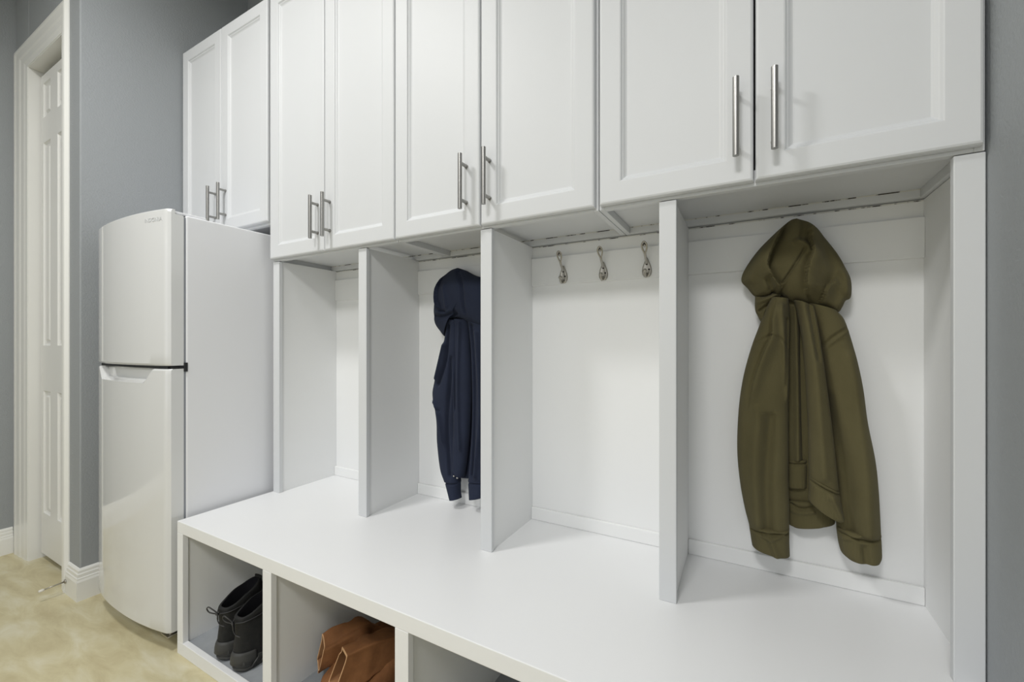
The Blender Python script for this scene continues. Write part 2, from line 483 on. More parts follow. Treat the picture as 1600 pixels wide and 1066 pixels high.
# ------------------------------------------------------------------ coat hooks
def make_hook():
    """wall plane y = 0, room towards -y, z = 0 at the plate's foot"""
    t = empty('coat_hook', (0, 0, 0))
    w = MB()
    # drop-shaped plate
    prof = [(.0, .0), (.008, .002), (.013, .010), (.0145, .022), (.0125, .036), (.008, .050), (.0045, .060), (.002, .066), (0, .068)]
    rim = [(-x, z) for x, z in prof[1:-1]]
    out = prof + rim[::-1]
    c = (0, .026)
    n = len(out)
    V = [(x, -.0002, z) for x, z in out] + [(x * 1.0, -.004, c[1] + (z - c[1]) * 1.0) for x, z in out] + [(x * .82, -.0072, c[1] + (z - c[1]) * .86) for x, z in out] + [(x * .6, -.0060, c[1] + (z - c[1]) * .7) for x, z in out]
    F = [(r * n + i, r * n + (i + 1) % n, (r + 1) * n + (i + 1) % n, (r + 1) * n + i) for r in range(3) for i in range(n)]
    F.append(tuple(3 * n + i for i in range(n)))
    w.add(V, F, True)
    w.build('back_plate', 'nickel', t)
    # upper prong, ending in an open loop
    w = MB()
    base = spline([(0, -.005, .046), (0, -.014, .056), (0, -.024, .066), (0, -.032, .078)], 12)
    w.tube(base, [.0042] * 4 + [.0036] * 8, 10)
    loop = spline([(.0006, -.031, .076), (.0058, -.037, .090), (.0068, -.044, .104), (0, -.049, .113), (-.0068, -.044, .104), (-.0058, -.037, .090), (-.0006, -.031, .076)], 30)
    w.tube(loop, .0026, 8)
    w.add([(0, -.044, .111), (.005, -.042, .102), (0, -.038, .094), (-.005, -.042, .102), (0, -.0455, .1115), (.005, -.0435, .1025), (0, -.0395, .0945), (-.005, -.0435, .1025)],
          [(0, 1, 2, 3), (4, 7, 6, 5), (0, 4, 5, 1), (1, 5, 6, 2), (2, 6, 7, 3), (3, 7, 4, 0)], True)
    w.build('upper_prong', 'nickel', t)
    # lower prong with ball end
    w = MB()
    pth = spline([(0, -.005, .012), (0, -.012, .003), (0, -.022, .000), (0, -.030, .006), (0, -.032, .016)], 16)
    w.tube(pth, [.0040] * 8 + [.0035] * 8, 10)
    w.tube([(0, -.032, .013), (0, -.0322, .015), (0, -.0325, .019), (0, -.0327, .023), (0, -.033, .025)], [.002, .0052, .0062, .0052, .002], 12)
    w.build('lower_prong', 'nickel', t)
    for x, z in ((-.0072, .026), (.0072, .026), (0, .044)):
        MB().tube([(x, -.005, z), (x, -.0077, z), (x, -.0084, z)], [.0030, .0030, .0022], 10).build('screw', 'darkhole', t)
    return t


hk = make_hook()
HL = ['satin nickel coat hook, leftmost of the bare three in the empty cubby',
      'satin nickel coat hook, middle of the bare three in the empty cubby',
      'satin nickel coat hook, rightmost of the bare three, nearest the divider of the olive jacket',
      'coat hook inside the hood of the olive jacket', 'coat hook inside the hood of the navy jacket']
for i, (x, z) in enumerate(((-.606, 1.4305), (-.452, 1.4305), (-.300, 1.4305), (.128, 1.425), (-1.045, 1.395))):
    o = hk if i == 0 else copy_tree(hk)
    o.location = (x, 1.497, z); o.scale = (1.12, 1.05, 1.0)
    tag(o, HL[i], 'coat hook', 'coat hooks on the hook boards')

# ------------------------------------------------------------------ cloth
def seg_dist(X, Z, pl):
    """distance and side (+ right of travel) to a polyline"""
    pos = np.zeros(X.shape); best = np.full(X.shape, 1e9); side = np.zeros(X.shape); endf = np.ones(X.shape)
    pl = np.array(pl, float)
    for k in range(len(pl) - 1):
        a, b = pl[k], pl[k + 1]
        d = b - a; L = (d ** 2).sum() + 1e-12
        t = ((X - a[0]) * d[0] + (Z - a[1]) * d[1]) / L
        tc = np.clip(t, 0, 1)
        dx = X - (a[0] + tc * d[0]); dz = Z - (a[1] + tc * d[1])
        r = np.sqrt(dx * dx + dz * dz)
        s = np.sign(dx * d[1] - dz * d[0])
        over = np.where((k == 0) & (t < 0), -t * math.sqrt(L), 0) + np.where((k == len(pl) - 2) & (t > 1), (t - 1) * math.sqrt(L), 0)
        m = r < best - 1e-9
        best = np.where(m, r, best); side = np.where(m, s, side); endf = np.where(m, over, endf); pos = np.where(m, (k + tc) / (len(pl) - 1), pos)
    return best, side, endf, pos


FOLD = 1.8


def folds(X, Z, fl):
    out = np.zeros(X.shape)
    for f in fl:
        k, pl, amp, wd = f[:4]
        pts = spline(pl, max(8, 4 * len(pl))) if len(pl) > 2 else np.array(pl)
        d, s, e, ps = seg_dist(X, Z, pts)
        q = np.clip(np.minimum(ps, 1 - ps) / .16, 0, 1); fade = np.exp(-(e / .03) ** 2) * q * q * (3 - 2 * q)
        if k == 'r': out += FOLD * amp * np.exp(-(d / wd) ** 2)
        elif k == 'R':    # raised to the right of the line, crisp edge, soft decay
            out += fade * FOLD * np.where(s > 0, amp * np.exp(-(d / wd) ** 2), -.25 * amp * np.exp(-(d / (wd * .35)) ** 2))
        elif k == 'L':
            out += fade * FOLD * np.where(s < 0, amp * np.exp(-(d / wd) ** 2), -.25 * amp * np.exp(-(d / (wd * .35)) ** 2))
    return out


def strip_cloth(rows, y0, T, fl=(), nv=90, nu=70, p=2.6, tb=.35, wob=0):
    """rows = [(xL,zL,xR,zR), ...] top to bottom -> closed soft tube"""
    R = spline([tuple(a) + tuple(b) for a, b in rows], nv)
    s = np.sin(np.linspace(-math.pi / 2, math.pi / 2, nu))
    q = (s[None, :] + 1) / 2
    X = R[:, 0:1] * (1 - q) + R[:, 2:3] * q
    Z = R[:, 1:2] * (1 - q) + R[:, 3:4] * q
    if callable(T): Tt = np.array([T(t) for t in np.linspace(0, 1, nv)])[:, None]
    else: Tt = T
    prof = np.clip(1 - np.abs(s) ** p, 0, 1) ** .5
    F = folds(X, Z, fl)
    edge = np.clip((1 - np.abs(s)) * 9, 0, 1)[None, :] ** .7
    Yf = y0 - Tt * prof[None, :] - F * edge
    Yb = y0 + Tt * tb * prof[None, :] + 0 * X
    mb = MB()
    V = np.stack([X, Yf, Z], -1).reshape(-1, 3).tolist()
    W = np.stack([X[:, 1:-1], Yb[:, 1:-1], Z[:, 1:-1]], -1)
    n0 = len(V); V += W.reshape(-1, 3).tolist()
    m = nu - 2
    fc = [(i * nu + j, i * nu + j + 1, (i + 1) * nu + j + 1, (i + 1) * nu + j) for i in range(nv - 1) for j in range(nu - 1)]
    B = lambda i, j: i * nu if j == 0 else i * nu + nu - 1 if j == nu - 1 else n0 + i * m + j - 1
    fc += [(B(i, j), B(i + 1, j), B(i + 1, j + 1), B(i, j + 1)) for i in range(nv - 1) for j in range(nu - 1)]
    for i in (0, nv - 1):
        fc += [(i * nu + j, i * nu + j + 1, B(i, j + 1), B(i, j)) for j in range(1, nu - 2)]
        fc += [(i * nu, i * nu + 1, B(i, 1)), (i * nu + nu - 1, i * nu + nu - 2, B(i, nu - 2))]
    mb.add(V, fc, True)
    return mb


def blob_cloth(outline, c, y0, T, fl=(), nr=60, na=140, p=2.2, tb=.4):
    """star-shaped outline inflated around centre c"""
    O = spline(list(outline) + [outline[0]], na + 1)[:-1]
    r = np.sin(np.linspace(0, math.pi / 2, nr))[1:]
    X = c[0] + (O[None, :, 0] - c[0]) * r[:, None]
    Z = c[1] + (O[None, :, 1] - c[1]) * r[:, None]
    prof = np.clip(1 - r ** p, 0, 1) ** .5
    edge = np.clip((1 - r) * 8, 0, 1)[:, None] ** .7
    Yf = y0 - T * prof[:, None] - folds(X, Z, fl) * edge
    Yb = y0 + T * tb * prof[:, None] + 0 * X
    cf = y0 - T - float(folds(np.array([[c[0]]]), np.array([[c[1]]]), fl)[0, 0])
    V = [(c[0], cf, c[1])] + np.stack([X, Yf, Z], -1).reshape(-1, 3).tolist()
    k = len(r)
    nb = len(V)
    V += np.stack([X[:-1], Yb[:-1], Z[:-1]], -1).reshape(-1, 3).tolist() + [(c[0], y0 + T * tb, c[1])]
    F = [(0, 1 + j, 1 + (j + 1) % na) for j in range(na)]
    F += [(1 + i * na + j, 1 + (i + 1) * na + j, 1 + (i + 1) * na + (j + 1) % na, 1 + i * na + (j + 1) % na) for i in range(k - 1) for j in range(na)]
    Bk = lambda i, j: 1 + i * na + j % na if i == k - 1 else nb + i * na + j % na
    F += [(Bk(i, j), Bk(i, j + 1), Bk(i + 1, j + 1), Bk(i + 1, j)) for i in range(k - 1) for j in range(na)]
    F += [(len(V) - 1, nb + (j + 1) % na, nb + j) for j in range(na)]
    return MB().add(V, F, True)


def seam(pts, ysurf, r=.0011):
    P = spline(pts, 24)
    return MB().tube([(a, ysurf, b) for a, b in P], r, 6)


# ---- olive jacket (outlines in the plane of the cloth)
oj = empty('hooded_sweatshirt', (.13, 1.45, .62), 'olive green hooded sweatshirt hanging by its hood beside the right wall', 'sweatshirt')
hoodF = [
    ('R', [(0.110, 1.568), (0.076, 1.502), (0.052, 1.438), (0.060, 1.403), (0.076, 1.372), (0.089, 1.349)], .022, .030),
    ('L', [(0.161, 1.544), (0.150, 1.519), (0.150, 1.487), (0.156, 1.453), (0.144, 1.415), (0.141, 1.364), (0.153, 1.317)], .020, .030),
    ('r', [(0.123, 1.486), (0.142, 1.477), (0.153, 1.457)], .008, .008),
    ('r', [(0.142, 1.547), (0.132, 1.496)], -.006, .004),
    ('r', [(0.142, 1.469), (0.110, 1.410), (0.089, 1.375)], -.005, .0035),
    ('r', [(0.170, 1.484), (0.205, 1.410), (0.199, 1.375)], -.006, .016),
    ('L', [(0.213, 1.381), (0.193, 1.361), (0.182, 1.337), (0.173, 1.309)], .012, .016),
    ('r', [(0.227, 1.390), (0.236, 1.351), (0.227, 1.312)], .008, .012),
    ('R', [(-0.009, 1.382), (0.021, 1.346), (0.047, 1.344), (0.073, 1.361)], -.014, .012),
    ('r', [(0.031, 1.462), (0.008, 1.388)], .006, .016),
    ('r', [(0.054, 1.385), (0.065, 1.354)], -.016, .009),
]
hood = blob_cloth([(0.124, 1.562), (0.161, 1.541), (0.191, 1.496), (0.219, 1.449), (0.236, 1.410), (0.248, 1.375), (0.248, 1.331), (0.236, 1.320), (0.229, 1.303), (0.218, 1.289), (0.191, 1.301), (0.164, 1.307), (0.132, 1.318), (0.098, 1.330), (0.084, 1.344),
                   (0.067, 1.332), (0.047, 1.341), (0.021, 1.344), (0.001, 1.370), (-0.014, 1.390), (-0.012, 1.413), (0.005, 1.446), (0.031, 1.483), (0.060, 1.514), (0.089, 1.542), (0.110, 1.559)],
                  (0.124, 1.426), 1.462, .058, hoodF, p=2.4, tb=.5)
hd = hood.build('hood', 'olive', oj)
w = blob_cloth([(0.021, 1.344), (0.047, 1.344), (0.073, 1.356), (0.089, 1.349), (0.082, 1.331), (0.060, 1.310), (0.047, 1.288), (0.038, 1.267), (0.028, 1.285), (0.021, 1.306)], (0.049, 1.322), 1.46, .03,
               [('r', [(0.028, 1.323), (0.073, 1.343)], .006, .006), ('r', [(0.034, 1.300), (0.070, 1.328)], -.007, .005)], nr=30, na=70)
w.build('hood_opening', 'olive', hd)
# back layer with its curved hem
w = strip_cloth([((0.089, 1.327), (0.170, 1.305)), ((0.095, 1.161), (0.191, 1.162)), ((0.098, 0.940), (0.205, 0.933)), ((0.103, 0.738), (0.213, 0.750))], 1.483, .012, nv=40, nu=50)
w.build('back_panel', 'olive', oj)
w = strip_cloth([((0.103, 0.745), (0.213, 0.758)), ((0.104, 0.720), (0.213, 0.730)), ((0.104, 0.680), (0.215, 0.699)), ((0.119, 0.670), (0.193, 0.687))], 1.478, .020,
                [('r', [(0.110, 0.739), (0.132, 0.731), (0.156, 0.737), (0.170, 0.754)], -.005, .004), ('r', [(0.110, 0.721), (0.135, 0.719), (0.164, 0.728)], .004, .004)], nv=26, nu=60)
w.build('hem_band', 'olive_rib', oj)
# middle pleat
w = strip_cloth([((0.092, 1.338), (0.132, 1.318)), ((0.103, 1.235), (0.147, 1.230)), ((0.103, 1.087), (0.150, 1.090)), ((0.103, 0.940), (0.151, 0.945)), ((0.104, 0.863), (0.151, 0.870))], 1.478, .016,
                [('r', [(0.121, 1.307), (0.126, 1.088), (0.127, 0.870)], .007, .008), ('r', [(0.141, 1.306), (0.141, 1.089), (0.147, 0.873)], -.012, .008)])
pl = w.build('front_pleat', 'olive', oj)
w = strip_cloth([((0.104, 0.865), (0.151, 0.870)), ((0.104, 0.854), (0.151, 0.859)), ((0.104, 0.821), (0.151, 0.826)), ((0.104, 0.784), (0.150, 0.790))], 1.476, .018,
                [('r', [(0.104, 0.854), (0.150, 0.860)], -.004, .0025)], nv=30, nu=40)
w.build('pleat_hem', 'olive_rib', pl)
# right front panel turned forward
w = strip_cloth([((0.116, 1.326), (0.164, 1.305)), ((0.132, 1.234), (0.175, 1.234)), ((0.142, 1.125), (0.188, 1.127)), ((0.148, 0.999), (0.201, 1.004)), ((0.150, 0.909), (0.211, 0.899)), ((0.151, 0.835), (0.219, 0.802))], 1.440, .034,
                [('r', [(0.132, 1.316), (0.159, 1.162), (0.173, 0.983), (0.182, 0.842)], .006, .012), ('r', [(0.150, 1.306), (0.170, 1.162)], -.006, .006)])
fp = w.build('front_panel', 'olive', oj)
w = strip_cloth([((0.151, 0.837), (0.219, 0.803)), ((0.151, 0.826), (0.220, 0.791)), ((0.151, 0.792), (0.225, 0.757)), ((0.150, 0.768), (0.229, 0.730)), ((0.161, 0.756), (0.222, 0.722))], 1.438, .036,
                [('r', [(0.151, 0.826), (0.220, 0.793)], -.005, .003), ('r', [(0.199, 0.791), (0.227, 0.730)], .006, .008)], nv=40, nu=50)
w.build('front_hem', 'olive_rib', fp)
# left sleeve side
w = strip_cloth([((0.060, 1.336), (0.104, 1.330)), ((0.044, 1.292), (0.107, 1.290)), ((0.028, 1.245), (0.107, 1.234)), ((0.010, 1.188), (0.106, 1.179)), ((-0.010, 1.102), (0.106, 1.106)), ((-0.022, 1.005), (0.104, 1.014)), ((-0.026, 0.888), (0.104, 0.904)),
                 ((-0.019, 0.793), (0.104, 0.812)), ((-0.007, 0.718), (0.106, 0.739)), ((0.005, 0.667), (0.106, 0.673))], 1.448, .046,
                [('L', [(0.073, 1.328), (0.062, 1.272), (0.060, 1.226), (0.041, 1.179), (0.018, 1.103), (0.001, 1.006)], .014, .020),
                 ('r', [(0.084, 1.309), (0.095, 1.161), (0.103, 1.051)], .008, .008),
                 ('r', [(0.059, 0.992), (0.049, 0.822), (0.052, 0.673)], -.009, .014),
                 ('r', [(0.028, 1.008), (0.018, 0.856), (0.025, 0.686)], .006, .014),
                 ('r', [(0.021, 1.203), (0.047, 1.220), (0.063, 1.228)], -.003, .003), ('r', [(0.067, 1.224), (0.085, 1.214), (0.101, 1.196)], -.003, .003),
                 ('r', [(0.098, 1.271), (0.098, 1.087)], -.006, .005)], nv=130, nu=90)
ls = w.build('sleeve', 'olive', oj)
w = strip_cloth([((0.005, 0.670), (0.106, 0.676)), ((0.006, 0.659), (0.106, 0.667)), ((0.010, 0.629), (0.106, 0.636)), ((0.013, 0.609), (0.107, 0.599))], 1.446, .046,
                [('r', [(0.006, 0.659), (0.106, 0.667)], -.006, .003), ('r', [(0.054, 0.658), (0.073, 0.606)], .006, .008), ('r', [(0.038, 0.654), (0.063, 0.652), (0.101, 0.672)], .004, .004)], nv=36, nu=60)
w.build('cuff', 'olive_rib', ls)
# right sleeve
w = strip_cloth([((0.150, 1.317), (0.216, 1.293)), ((0.161, 1.270), (0.233, 1.268)), ((0.170, 1.216), (0.248, 1.215)), ((0.179, 1.144), (0.263, 1.146)), ((0.188, 1.074), (0.274, 1.078)), ((0.196, 0.985), (0.283, 0.993)), ((0.205, 0.880), (0.299, 0.893)),
                 ((0.212, 0.793), (0.306, 0.809)), ((0.216, 0.699), (0.311, 0.692))], 1.462, .044,
                [('L', [(0.156, 1.309), (0.176, 1.162), (0.193, 1.021), (0.208, 0.863), (0.218, 0.724)], -.010, .012),
                 ('r', [(0.191, 1.056), (0.219, 0.935), (0.236, 0.815), (0.244, 0.695)], -.010, .014),
                 ('r', [(0.241, 1.163), (0.258, 1.025), (0.274, 0.855), (0.279, 0.702)], .007, .018),
                 ('r', [(0.180, 1.196), (0.205, 1.223), (0.236, 1.247)], -.004, .003), ('r', [(0.186, 1.189), (0.208, 1.214), (0.239, 1.238)], .003, .003)], nv=130, nu=90)
rs = w.build('sleeve', 'olive', oj)
w = strip_cloth([((0.216, 0.703), (0.311, 0.696)), ((0.216, 0.692), (0.311, 0.687)), ((0.220, 0.658), (0.312, 0.659)), ((0.226, 0.633), (0.312, 0.638)), ((0.236, 0.623), (0.308, 0.626))], 1.460, .044,
                [('r', [(0.216, 0.691), (0.267, 0.686), (0.311, 0.687)], -.006, .003), ('r', [(0.226, 0.680), (0.260, 0.698)], .004, .006), ('r', [(0.269, 0.666), (0.274, 0.629)], -.005, .008)], nv=40, nu=60)
w.build('cuff', 'olive_rib', rs)

# ---- navy jacket, partly behind the divider
nj = empty('hooded_sweatshirt', (-1.0, 1.45, .56), 'navy blue hooded sweatshirt hanging by its hood in the second cubby', 'sweatshirt')
hd = blob_cloth([(-1.062, 1.522), (-1.023, 1.508), (-0.978, 1.485), (-0.928, 1.466), (-0.879, 1.432), (-0.838, 1.383), (-0.824, 1.327), (-0.844, 1.282), (-0.904, 1.263), (-0.959, 1.275), (-1.010, 1.294), (-1.062, 1.309), (-1.095, 1.297), (-1.116, 1.272), (-1.126, 1.234), (-1.153, 1.257), (-1.178, 1.288), (-1.185, 1.329),
                 (-1.181, 1.379), (-1.164, 1.445), (-1.133, 1.489), (-1.095, 1.514)], (-1.010, 1.387), 1.452, .066,
                [('R', [(-1.116, 1.502), (-1.143, 1.443), (-1.136, 1.383), (-1.102, 1.343)], .012, .022),
                 ('r', [(-1.171, 1.390), (-1.136, 1.350), (-1.095, 1.337)], -.008, .006), ('r', [(-1.171, 1.323), (-1.116, 1.316), (-1.042, 1.330)], -.010, .008),
                 ('r', [(-1.042, 1.501), (-1.003, 1.434), (-0.990, 1.328)], -.007, .007), ('r', [(-1.095, 1.440), (-1.075, 1.358)], .006, .010)], p=2.4, tb=.4).build('hood', 'navy', nj)
w = strip_cloth([((-1.109, 1.305), (-0.946, 1.285)), ((-1.122, 1.196), (-0.910, 1.196)), ((-1.116, 1.032), (-0.891, 1.042)), ((-1.102, 0.761), (-0.876, 0.788)), ((-1.089, 0.632), (-0.868, 0.656))], 1.478, .016,
                [('r', [(-1.036, 1.276), (-1.042, 0.661)], -.006, .008)], nv=60, nu=50)
w.build('back_panel', 'navy', nj)
w = strip_cloth([((-1.075, 1.309), (-1.003, 1.302)), ((-1.089, 1.196), (-0.997, 1.196)), ((-1.082, 1.034), (-0.990, 1.038)), ((-1.078, 0.872), (-0.997, 0.879)), ((-1.082, 0.763), (-1.006, 0.772)), ((-1.082, 0.688), (-1.023, 0.664)), ((-1.068, 0.668), (-1.036, 0.646))], 1.446, .030,
                [('r', [(-1.029, 1.289), (-1.036, 1.036), (-1.029, 0.770)], .006, .006), ('r', [(-1.062, 1.277), (-1.062, 0.927)], -.008, .006)])
fp = w.build('front_panel', 'navy', nj)
w = strip_cloth([((-1.112, 1.311), (-1.042, 1.298)), ((-1.122, 1.237), (-1.042, 1.223)), ((-1.150, 1.141), (-1.049, 1.143)), ((-1.185, 1.029), (-1.062, 1.035)), ((-1.192, 0.973), (-1.068, 0.980)), ((-1.171, 0.877), (-1.062, 0.887)), ((-1.167, 0.781), (-1.055, 0.793)), ((-1.150, 0.673), (-1.052, 0.673)), ((-1.126, 0.621), (-1.049, 0.625))], 1.452, .038,
                [('r', [(-1.089, 1.277), (-1.102, 1.142), (-1.143, 1.031)], -.010, .008), ('r', [(-1.116, 1.196), (-1.157, 1.058)], .008, .010), ('L', [(-1.178, 0.974), (-1.136, 0.894), (-1.109, 0.760)], .008, .012),
                 ('r', [(-1.075, 1.142), (-1.095, 0.897), (-1.082, 0.655)], -.008, .007), ('r', [(-1.164, 0.919), (-1.136, 0.922)], -.006, .007)], nv=130, nu=80)
ls = w.build('sleeve', 'navy', nj)
w = strip_cloth([((-1.126, 0.627), (-1.049, 0.630)), ((-1.119, 0.611), (-1.049, 0.617)), ((-1.105, 0.575), (-1.049, 0.585)), ((-1.095, 0.547), (-1.045, 0.559))], 1.450, .036, [('r', [(-1.122, 0.616), (-1.049, 0.622)], -.004, .003)], nv=26, nu=40)
w.build('cuff', 'navy_rib', ls)
w = strip_cloth([((-1.010, 1.302), (-0.904, 1.274)), ((-0.997, 1.196), (-0.850, 1.196)), ((-0.990, 1.038), (-0.832, 1.020)), ((-0.990, 0.880), (-0.838, 0.868)), ((-0.997, 0.747), (-0.874, 0.750)), ((-1.006, 0.640), (-0.904, 0.656))], 1.456, .040,
                [('r', [(-0.978, 1.275), (-0.965, 1.039), (-0.971, 0.671)], -.010, .008), ('r', [(-0.946, 1.248), (-0.928, 0.937), (-0.953, 0.674)], .008, .010)], nv=110, nu=70)
rs = w.build('sleeve', 'navy', nj)
w = strip_cloth([((-1.006, 0.645), (-0.904, 0.658)), ((-1.006, 0.629), (-0.904, 0.643)), ((-1.003, 0.593), (-0.916, 0.607)), ((-1.000, 0.564), (-0.928, 0.584))], 1.454, .038, [('r', [(-1.006, 0.632), (-0.904, 0.645)], -.004, .003)], nv=26, nu=40)
w.build('cuff', 'navy_rib', rs)
for p, y in (((-1.062, 0.655), 1.418), ((-1.045, 0.650), 1.418), ((-1.122, 0.624), 1.436)):
    MB().tube([(p[0], y + .01, p[1]), (p[0], y, p[1]), (p[0], y - .002, p[1])], [.0035, .0035, .002], 10).build('rivet', 'rivet', nj)

# ------------------------------------------------------------------ refrigerator
rf = empty('refrigerator', (-2.3, 1.15, 0), 'white top-freezer refrigerator left of the bench below the first cabinet', 'refrigerator')
FX0, FX1 = -2.645, -1.965
MB().box(FX0, FX1 + .001, .853, 1.47, .035, 1.717).build('cabinet_shell', 'fridge_side', rf, bevel=.006, seg=3)
MB().box(FX0 + .004, FX1 - .0025, .8456, .853, .08, 1.708).build('door_gasket', 'gasket', rf)


def yfront(x):
    c = (FX0 + FX1) / 2; h = (FX1 - FX0) / 2
    t = (x - c) / h
    y = .757 + .034 * abs(t) ** 2.2
    if t < -.86: y += .030 * ((-t - .86) / .14)
    if t > .965: y += .012 * ((t - .965) / .035)
    return y


def fridge_door(z0, z1, name, notch=False, top_notch=False):
    mb = MB()
    zs = sorted(set([z0, z0 + .004, z0 + .008, z1 - .006, z1 - .003, z1] + list(np.linspace(z0 + .05, z1 - .12, 5)) + ([1.040, 1.046, 1.058, 1.0605, 1.08] if notch else [1.7135, 1.7145])))
    cols = []
    rows = []
    for z in zs:
        if notch:
            f = np.clip((z - 1.046) / (1.104 - 1.046), 0, 1)
            xl = -2.525 - .052 * f; xr = -2.105 + .058 * f
        else:
            xl, xr = -2.5, -2.1
        f2 = lambda a, b, n: list(np.linspace(a, b, n))
        xs = [FX0, FX0 + .003] + f2(FX0 + .012, FX0 + .047, 4) + f2(FX0 + .052, xl, 4) + f2(xl + .007, xr - .007, 18) + f2(xr, FX1 - .024, 6) + f2(FX1 - .014, FX1 - .002, 4) + [FX1]
        ez = .006 if z in (z0, z1) else .0018 if z in (z0 + .004, z1 - .003) else 0
        row = []
        for x in xs:
            y = yfront(x) + ez
            if notch and z > 1.0455 and xl + .001 < x < xr - .001:
                y += .022 * min(1, (z - 1.046) / .012) if z < 1.06 else .030
            row.append((x, y, z))
        yb_ = .816 if z > 1.714 else .8455
        rows.append([(FX0, yb_, z)] + row + [(FX1, yb_, z)])
    n = len(rows[0])
    V = [v for r in rows for v in r]
    F = [(i * n + j, i * n + j + 1, (i + 1) * n + j + 1, (i + 1) * n + j) for i in range(len(rows) - 1) for j in range(n - 1)]
    F += [(i * n, (i + 1) * n, (i + 1) * n + n - 1, i * n + n - 1) for i in range(len(rows) - 1)]
    F += [tuple(range(n - 1, -1, -1)), tuple((len(rows) - 1) * n + j for j in range(n))]
    mb.add(V, F, True)
    o = mb.build(name, 'fridge', rf)
    smooth_angle(o, 24)
    return o


up = fridge_door(1.117, 1.731, 'freezer_door')
lo = fridge_door(.072, 1.104, 'fridge_door', True)
MB().box(FX0 + .02, FX1 - .02, .80, .84, 1.1035, 1.1175).build('door_gap', 'black_gap', rf)
w = MB(); w.box(-1.995, -1.9655, .805, .86, 1.108, 1.1125); w.box(-1.967, -1.9615, .845, .858, 1.092, 1.128)
w.build('middle_hinge', 'black_gap', rf, bevel=.001)
w = MB(); w.box(-2.04, -1.972, .80, .93, 1.717, 1.727)
w.build('hinge_cover', 'fridge_side', rf, bevel=.003)
w = MB(); w.box(-2.62, -2.10, .86, .99, 1.717, 1.723)
w.build('top_cover', 'fridge_side', rf, bevel=.002)
w = MB(); w.box(-2.02, -1.967, .792, .86, .058, .063); w.tube([(-1.985, .81, .055), (-1.985, .81, .075)], .008, 12)
w.build('bottom_hinge', 'nickel', rf)
MB().box(FX0 + .02, FX1 - .012, .862, .875, .012, .07).build('kick_plate', 'kick', rf)
for x, y in ((FX0 + .05, .91), (FX1 - .05, .91), (FX0 + .05, 1.42), (FX1 - .05, 1.42)):
    MB().tube([(x, y, 0), (x, y, .012), (x, y, .036)], [.022, .02, .012], 16).build('foot', 'black_gap', rf)
# maker's lettering, raised on the freezer door
cu = bpy.data.curves.new('lettering', 'FONT')
cu.body = 'INSIGNIA'
cu.size = .022; cu.extrude = .0006; cu.align_x = 'CENTER'; cu.space_character = 1.15
to = bpy.data.objects.new('tmp', cu); col.objects.link(to)
bpy.context.view_layer.update()
me = bpy.data.meshes.new_from_object(to.evaluated_get(bpy.context.evaluated_depsgraph_get()))
bpy.data.objects.remove(to)
V = [(v.co.x - 2.045, yfront(v.co.x - 2.045) - .0006 - v.co.z, 1.684 + v.co.y) for v in me.vertices]
MB().add(V, [tuple(p.vertices) for p in me.polygons]).build('lettering', 'logo', up)

# ------------------------------------------------------------------ shoes
def loft(secs, n=36, smooth=True, cap=(True, True)):
    """secs = list of closed rings (equal count)"""
    mb = MB()
    n = len(secs[0])
    V = [p for s_ in secs for p in s_]
    F = [(i * n + j, i * n + (j + 1) % n, (i + 1) * n + (j + 1) % n, (i + 1) * n + j) for i in range(len(secs) - 1) for j in range(n)]
    if cap[0]: F.append(tuple(range(n - 1, -1, -1)))
    if cap[1]: F.append(tuple((len(secs) - 1) * n + j for j in range(n)))
    return mb.add(V, F, smooth)


def foot_outline(n=48, side=1, grow=0.0):
    """last outline, toe at y=0 heel at y=.31"""
    Lp = [(0, 0), (.030, .008), (.048, .035), (.054, .075), (.049, .115), (.040, .16), (.037, .21), (.039, .26), (.032, .295), (0, .31),
          (-.032, .295), (-.039, .26), (-.036, .21), (-.037, .16), (-.045, .115), (-.049, .075), (-.042, .035), (-.026, .008)]
    P = spline(Lp + [Lp[0]], n + 1)[:-1]
    c = np.array([0, .155])
    d = P - c
    P = c + d * (1 + grow / np.maximum(.04, np.abs(d[:, 1:2]) * .4 + .05))
    P[:, 0] *= side
    return P


